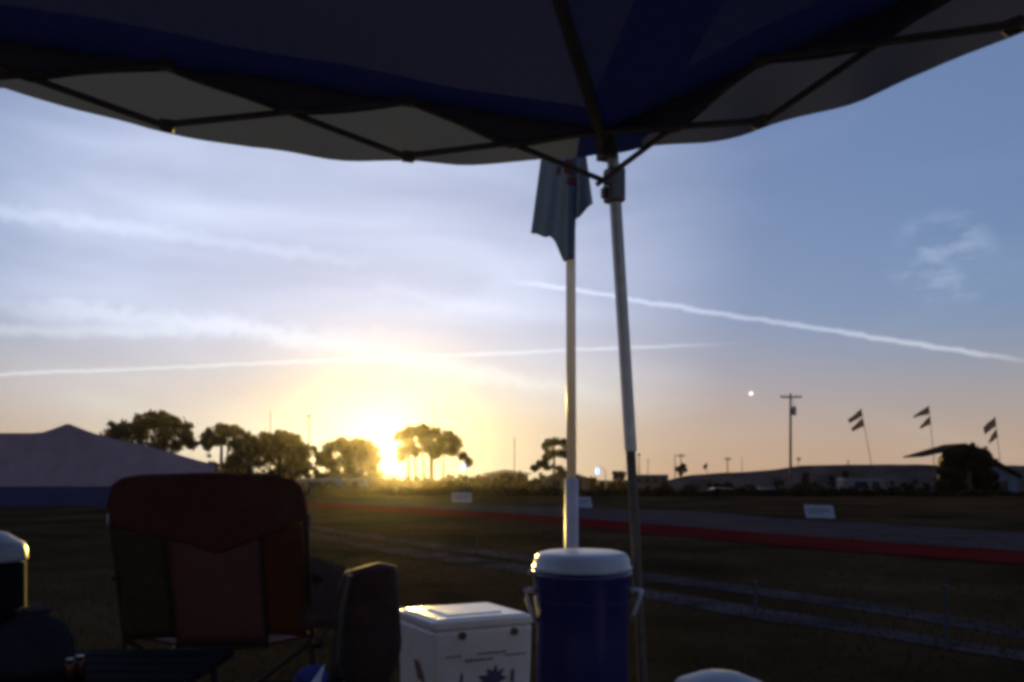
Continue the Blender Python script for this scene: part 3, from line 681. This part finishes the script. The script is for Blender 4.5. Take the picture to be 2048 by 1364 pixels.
def foam_cooler():
    Z = .46; n = P(868, HY, 2.68); l = P(793, HY, 2.95); r = P(1068, HY, 2.83)
    n.z = l.z = r.z = 0; bk = l+r-n; cc = (l+r)/2
    t = thing('foam_cooler', (cc.x, cc.y, 0), 'white box cooler with dark fish-like print left of the blue jug', 'cooler')
    ring = [n, r, bk, l]
    def ins(k, z): return [cc+(p-cc)*k+Vector((0, 0, z)) for p in ring]
    MB().hexa(ins(.93, 0), ins(.988, Z-.036)).build('body', M_foam, t, bevel=.014, seg=3)
    m = MB(); m.hexa(ins(.995, Z-.035), ins(1.0, Z-.006)); m.build('lid', M_lidtop, t, bevel=.007, seg=3)
    MB().hexa(ins(.93, Z-.006), ins(.90, Z)).build('lid_panel', M_lidtop, t, bevel=.004)
    MB().hexa(ins(.55, Z+.0005), ins(.53, Z+.003)).build('lid_emboss', M_lidtop, t, bevel=.001)
    ex = (r-n).normalized(); out = Vector((ex.y, -ex.x, 0)); W = (r-n).length
    ey = (l-n).normalized()
    def face(u, z, o=.004):
        k = .93+(.988-.93)*min(1, z/(Z-.036)); p = cc+(n.lerp(r, u)-cc)*k; return Vector((p.x, p.y, z))+out*o
    for u in (.27, .80):
        MB().tube([face(u, Z-.055, -.001), face(u, Z-.055, .008)], .0125, 14).build('hinge_pin', M_hinge, t)
    # faded print on the front: two short text lines, a dark spiky fish-like mark, a dash on the side
    tx = MB()
    for z, u0, u1, h in ((Z-.118, .42, .70, .0035), (Z-.130, .70, .90, .003), (Z-.137, .30, .56, .0045)):
        u = u0
        while u < u1:
            w = R.uniform(.012, .035); tx.quad(face(u, z-h), face(u+w, z-h), face(u+w, z+h), face(u, z+h)); u += w+.010
    tx.build('faded_text', M_printb, t)
    rd = MB()
    for u in (.10, .16, .21): rd.quad(face(u, Z-.122, .0045), face(u+.045, Z-.122, .0045), face(u+.045, Z-.118, .0045), face(u, Z-.118, .0045))
    rd.build('red_text', M_printr, t)
    fm = MB(); cu, cz = .58, Z-.205; i0 = len(fm.v)
    spikes = [(.155, .0), (.09, .012), (.12, .035), (.05, .022), (.035, .048), (0, .026), (-.06, .036), (-.05, .014), (-.15, .016), (-.10, -.006), (-.17, -.026), (-.06, -.018), (-.03, -.040), (.02, -.020), (.06, -.036), (.07, -.012)]
    fm.v.append(tuple(face(cu, cz)))
    for a, b in spikes: fm.v.append(tuple(face(cu+a, cz+b)))
    k = len(spikes)
    for q in range(k): fm.f.append((i0, i0+1+q, i0+1+(q+1) % k))
    for du, dz, a, b in ((.21, .004, .018, .026), (-.26, -.015, .03, .012), (-.32, .012, .014, .02)):
        fm.quad(face(cu+du-a, cz+dz-b*.6), face(cu+du+a*.6, cz+dz-b), face(cu+du+a, cz+dz+b*.7), face(cu+du-a*.5, cz+dz+b))
    fm.build('fish_print', M_print, t)
    sd = MB()
    def sface(v, z): p = cc+(n.lerp(l, v)-cc)*.965; o = Vector((-ey.y, ey.x, 0)); o = o if o.y < 0 else -o; return Vector((p.x, p.y, z))+o*.006
    sd.quad(sface(.25, Z-.21), sface(.42, Z-.21), sface(.52, Z-.15), sface(.40, Z-.15)); sd.build('side_print', M_printr, t)
foam_cooler()

def camp_chair():
    d = 2.3; c = P(408, HY, d); c.z = 0
    t = thing('camp_chair', c, 'maroon folding camp chair seen from behind with pale brown centre panel', 'chair')
    X = lambda px: (px-CX)/F*d
    Zp = lambda py: EYE+(HY-py)/F*d
    topc = [(208, 1010), (214, 975), (232, 956), (270, 949), (330, 947), (400, 945), (470, 946), (540, 950), (580, 957), (602, 975), (610, 1010)]
    def surf(px, py):                                   # back cloth bellies towards the sitter (away from us) between the two poles
        u = (px-408)/200; bow = (1-min(1, u*u))*.075; lean = (Zp(py)-.46)*-.22
        wr = .007*noise.noise(Vector((px*.013, py*.011, 1)))+.005*noise.noise(Vector((px*.05, py*.012, 4)))+.004*math.sin(py*.05+abs(px-408)*.06)*min(1, u*u)
        return Vector((X(px), d+bow+lean+.10+wr, Zp(py)))
    vee = [(205, 1052), (302, 1086), (350, 1096), (403, 1117), (450, 1100), (498, 1082), (608, 1040)]
    m = MB(); m.grid(lambda u, v: surf(208+402*u, lerp(topc, 208+402*u)*(1-v)+lerp(vee, 208+402*u)*v)+Vector((0, .004*math.sin(u*14+v*5), 0)), 44, 12)
    m.build('back_band', M_maroon, t, smooth=True, solid=.004)
    def panel(x0, x1, mt, name, off, bot):
        MB().grid(lambda u, v: surf(x0+(x1-x0)*u, (lerp(vee, x0+(x1-x0)*u)-3)*(1-v)+bot*v)+Vector((0, off, 0)), 14, 10).build(name, mt, t, smooth=True, solid=.003)
    panel(304, 500, M_mesh, 'back_panel', .006, 1322)
    panel(214, 303, M_olive, 'side_panel', .002, 1296); panel(501, 596, M_side, 'side_panel', .002, 1290)
    # stitched edges of the panels
    for px in (303, 501): MB().tube([surf(px, lerp(vee, px))+Vector((0, -.004, 0)), surf(px, 1180)+Vector((0, -.004, 0)), surf(px, 1296)+Vector((0, -.004, 0))], .006, 6).build('piping', M_frame, t)
    for s, px in ((-1, 203), (1, 600)):
        p0 = Vector((X(px), d+.06, Zp(1040))); x = X(px)
        MB().tube([(x+s*.02, d+.16, .02), (x, d+.14, .46), p0], .0095, 9).build('back_pole', M_frame, t)
        MB().lathe([(.011, -.02), (.013, -.01), (.013, .012), (.006, .018)], 10, p0).build('pole_cap', M_tin if s < 0 else M_frame, t)
        MB().tube([(x+s*.03, d+.66, .02), (x+s*.01, d+.60, .60)], .0095, 9).build('front_pole', M_frame, t)
        arm = MB().grid(lambda u, v: Vector((x+s*(-.03+.06*v), d+.12+.50*u, .635-.045*u-.02*math.sin(math.pi*u)-.015*abs(v-.5))), 12, 4)
        arm.build('armrest', M_bag, t, smooth=True, solid=.012)
        MB().tube([(x+s*.02, d+.16, .03), (x-s*.0, d+.62, .44)], .008, 8).build('side_brace', M_frame, t)
        MB().lathe([(.02, 0), (.02, .02), (.012, .03)], 10, (x+s*.02, d+.16, 0)).build('foot', M_dark, t)
        MB().lathe([(.02, 0), (.02, .02), (.012, .03)], 10, (x+s*.03, d+.66, 0)).build('foot', M_dark, t)
    xl, xr = X(206), X(598)
    MB().tube([(xl, d+.15, .04), (xr, d+.16, .44)], .008, 8).build('cross_brace', M_frame, t)
    MB().tube([(xr, d+.15, .04), (xl, d+.16, .44)], .008, 8).build('cross_brace', M_frame, t)
    MB().grid(lambda u, v: Vector((xl+(xr-xl)*u, d+.14+.46*v, .46-.06*math.sin(math.pi*u)*math.sin(math.pi*min(1, v+.2)))), 16, 12).build('seat', M_maroon, t, smooth=True, solid=.006)
    # side cloth hanging from the right arm towards the field
    q = [(X(588), d+.08, Zp(1112)), (X(690), d+.34, Zp(1192)+.02), (X(690), d+.34, Zp(1290)), (X(588), d+.08, Zp(1270))]
    q = [Vector(v) for v in q]
    MB().grid(lambda u, v: q[0].lerp(q[1], u).lerp(q[3].lerp(q[2], u), v)+Vector((0, .01*math.sin(u*5+v*3), 0)), 10, 6).build('arm_cloth', M_bag, t, smooth=True, solid=.004)
camp_chair()

def carry_bag():
    d = 2.15; c = P(736, HY, d); c.z = 0
    t = thing('carry_bag', c, 'dark upright cloth carry bag between the camp chair and the white cooler', 'bag')
    k = d/F
    left = [(1134, 690), (1142, 684), (1160, 676), (1200, 672), (1290, 668), (1350, 655), (1450, 652), (1640, 655), (1677, 668)]
    right = [(1134, 760), (1142, 792), (1160, 797), (1200, 798), (1240, 801), (1280, 804), (1310, 802), (1340, 788), (1380, 775), (1450, 768), (1640, 770), (1677, 760)]
    m = MB(); n = 28; ys = [1134, 1137, 1142, 1150, 1165, 1190, 1220, 1250, 1280, 1300, 1320, 1340, 1365, 1400, 1450, 1520, 1600, 1650, 1677]
    for y in reversed(ys):
        a, b = lerp(left, y), lerp(right, y); cx_ = ((a+b)/2-CX)*k; r = (b-a)/2*k
        z = EYE+(HY-y)*k
        for j in range(n):
            th = 2*math.pi*j/n; w = 1+.05*noise.noise(Vector((math.cos(th)*2, math.sin(th)*2, z*9)))
            slope = .0
            m.v.append((cx_+r*math.cos(th)*w, d+.75*r*math.sin(th)*w, max(0.0, z)+(.012*math.cos(th) if y < 1170 else 0)))
    for i in range(len(ys)-1):
        for j in range(n):
            a, b = i*n+j, i*n+(j+1) % n; m.f.append((a, b, b+n, a+n))
    m.f.append(tuple(range(n-1, -1, -1))); m.f.append(tuple(range((len(ys)-1)*n, len(ys)*n)))
    m.build('sack', M_bag, t, smooth=True)
    MB().tube([P(700, 1150, d-.07), P(684, 1230, d-.075), P(676, 1330, d-.078), P(690, 1420, d-.07)], .009, 6).build('strap', M_frame, t)
    MB().lathe([(.010, -.012), (.014, 0), (.010, .012)], 10, P(634, 1286, d-.02)).build('cord_lock', M_can, t)
    MB().tube([P(634, 1286, d-.02), P(652, 1262, d-.03), P(676, 1240, d-.06)], .003, 5).build('cord', M_frame, t)
carry_bag()

def camp_table():
    d = 1.82; z = .50
    t = thing('camp_table', (-.98, d, 0), 'low black camp table at the bottom left', 'table')
    for k in range(6):
        MB().box((-.98, d-.20+.08*k, z-.01), (.62, .072, .018)).build('slat', M_dark, t, bevel=.004)
    MB().box((-.98, d-.235, z-.025), (.63, .012, .03)).build('edge_rail', M_frame, t)
    for sx in (-.28, .28):
        for sy in (-.18, .18): MB().tube([(-.98+sx*1.1, d+sy*1.1, 0), (-.98+sx, d+sy, z-.03)], .010, 8).build('leg', M_frame, t)
camp_table()
def lidded(name, label, c, r, h, dome, bm, lm, cat, lidh=.05):
    t = thing(name, c, label, cat); x, y, z = c
    MB().lathe([(r*.5, 0), (r*.88, 0), (r*.92, .01), (r, h*.5), (r, h-.004)], 40, c).build('body', bm, t, smooth=True)
    MB().lathe([(r*.6, h), (r*1.03, h), (r*1.04, h+.006), (r*1.03, h+lidh*.55), (r*.95, h+lidh*.85), (r*.78, h+lidh), (r*.5, h+lidh+dome*.7), (r*.2, h+lidh+dome), (.004, h+lidh+dome)], 40, c).build('lid', lm, t, smooth=True)
    return t
c = P(-22, HY, 1.82)
t = lidded('water_jug', 'small jug with rounded white lid at the left edge', (c.x, 1.82, .501), .070, .235, .020, M_dark, M_lid, 'jug', .045)
c = P(1440, HY, 1.95)
t = lidded('bucket', 'bucket with domed pale lid at the bottom edge right of the canopy leg', (c.x, 1.95, 0), .105, .405, .018, M_blue, M_lid, 'bucket', .045)
def soft_bag():
    c = P(66, HY, 1.80); t = thing('soft_bag', (c.x, c.y, .501), 'grey slumped cloth bag beside the white lidded jug', 'bag')
    MB().lathe([(.02, 0), (.075, .0), (.085, .025), (.080, .07), (.062, .105), (.034, .12), (.030, .125), (.044, .137), (.030, .135)], 26, (c.x, c.y, .501), 1, .8).build('sack', M_greyc, t, smooth=True)
    MB().tube([(c.x-.033, c.y, .625), (c.x, c.y-.029, .623), (c.x+.034, c.y, .626)], .004, 6).build('cord', M_frame, t)
soft_bag()
for k, (px, dy) in enumerate(((140, 0), (160, .03))):
    c = P(px, HY, 1.70+dy)
    t = thing('drinks_can', (c.x, c.y, .501), 'shiny copper can on the dark table, %s of the pair' % ('left' if k == 0 else 'right'), 'can', 'cans on the dark table')
    MB().lathe([(.020, 0), (.026, .004), (.027, .012), (.027, .040), (.022, .048)], 24, (c.x, c.y, .501), .36, .36).build('body', M_can, t, smooth=True)
    MB().lathe([(.021, .0485), (.0225, .050), (.0225, .052), (.018, .0515)], 24, (c.x, c.y, .501), .36, .36).build('rim', M_tin, t)
def low_box():
    c = P(600, HY, 1.95); t = thing('soft_cooler', (c.x, c.y, 0), 'black soft cooler box low between the camp chair and the carry bag', 'cooler')
    MB().box((c.x, c.y, .20), (.20, .22, .40), .2).build('body', M_dark, t, bevel=.03, seg=3)
    MB().box((c.x, c.y, .412), (.205, .225, .03), .2).build('lid', M_dark, t, bevel=.012)
    o = MB(); a, b, c2, e = P(612, 1364, 1.86), P(636, 1364, 1.86), P(648, 1334, 1.90), P(640, 1342, 1.90)
    o = tag(MB().prism([a-Vector((0, 0, .02)), b-Vector((0, 0, .02)), c2, e], (0, .012, .004)).build('paper_sheet', M_paper), 'pale folded paper wedge at the bottom, propped on the dark soft cooler', 'paper')
    q = P(612, 1240, 1.98)
    f = MB().grid(lambda u, v: Vector((q.x-.03+.075*u, q.y+.05*v, .429+.012*math.sin(u*6+v*4)+.05*math.sin(math.pi*u)*math.sin(math.pi*v))), 12, 8)
    tag(f.build('cloth_rag', M_blue, smooth=True, solid=.006), 'crumpled blue rag on the dark soft cooler', 'cloth')
low_box()

# ------------------------------------------------------------------ evening haze, its box added to stand in for lens glow round the sun
hz = MB().box((0, 172, 12.2), (860, 520, 30)).build('haze', bpy.data.materials.new('air'))
hm = hz.data.materials[0]; hm.use_nodes = True; hn = hm.node_tree.nodes; hn.remove(hn['Principled BSDF'])
pv = hn.new('ShaderNodeVolumePrincipled'); pv.inputs['Color'].default_value = (.95, .90, .86, 1)
pv.inputs['Density'].default_value = .000075; pv.inputs['Anisotropy'].default_value = .92
hm.node_tree.links.new(pv.outputs[0], hn['Material Output'].inputs['Volume'])
stuff(hz); hz['label'] = 'warm haze over the field, added for the glow round the sun'; hz['category'] = 'haze'
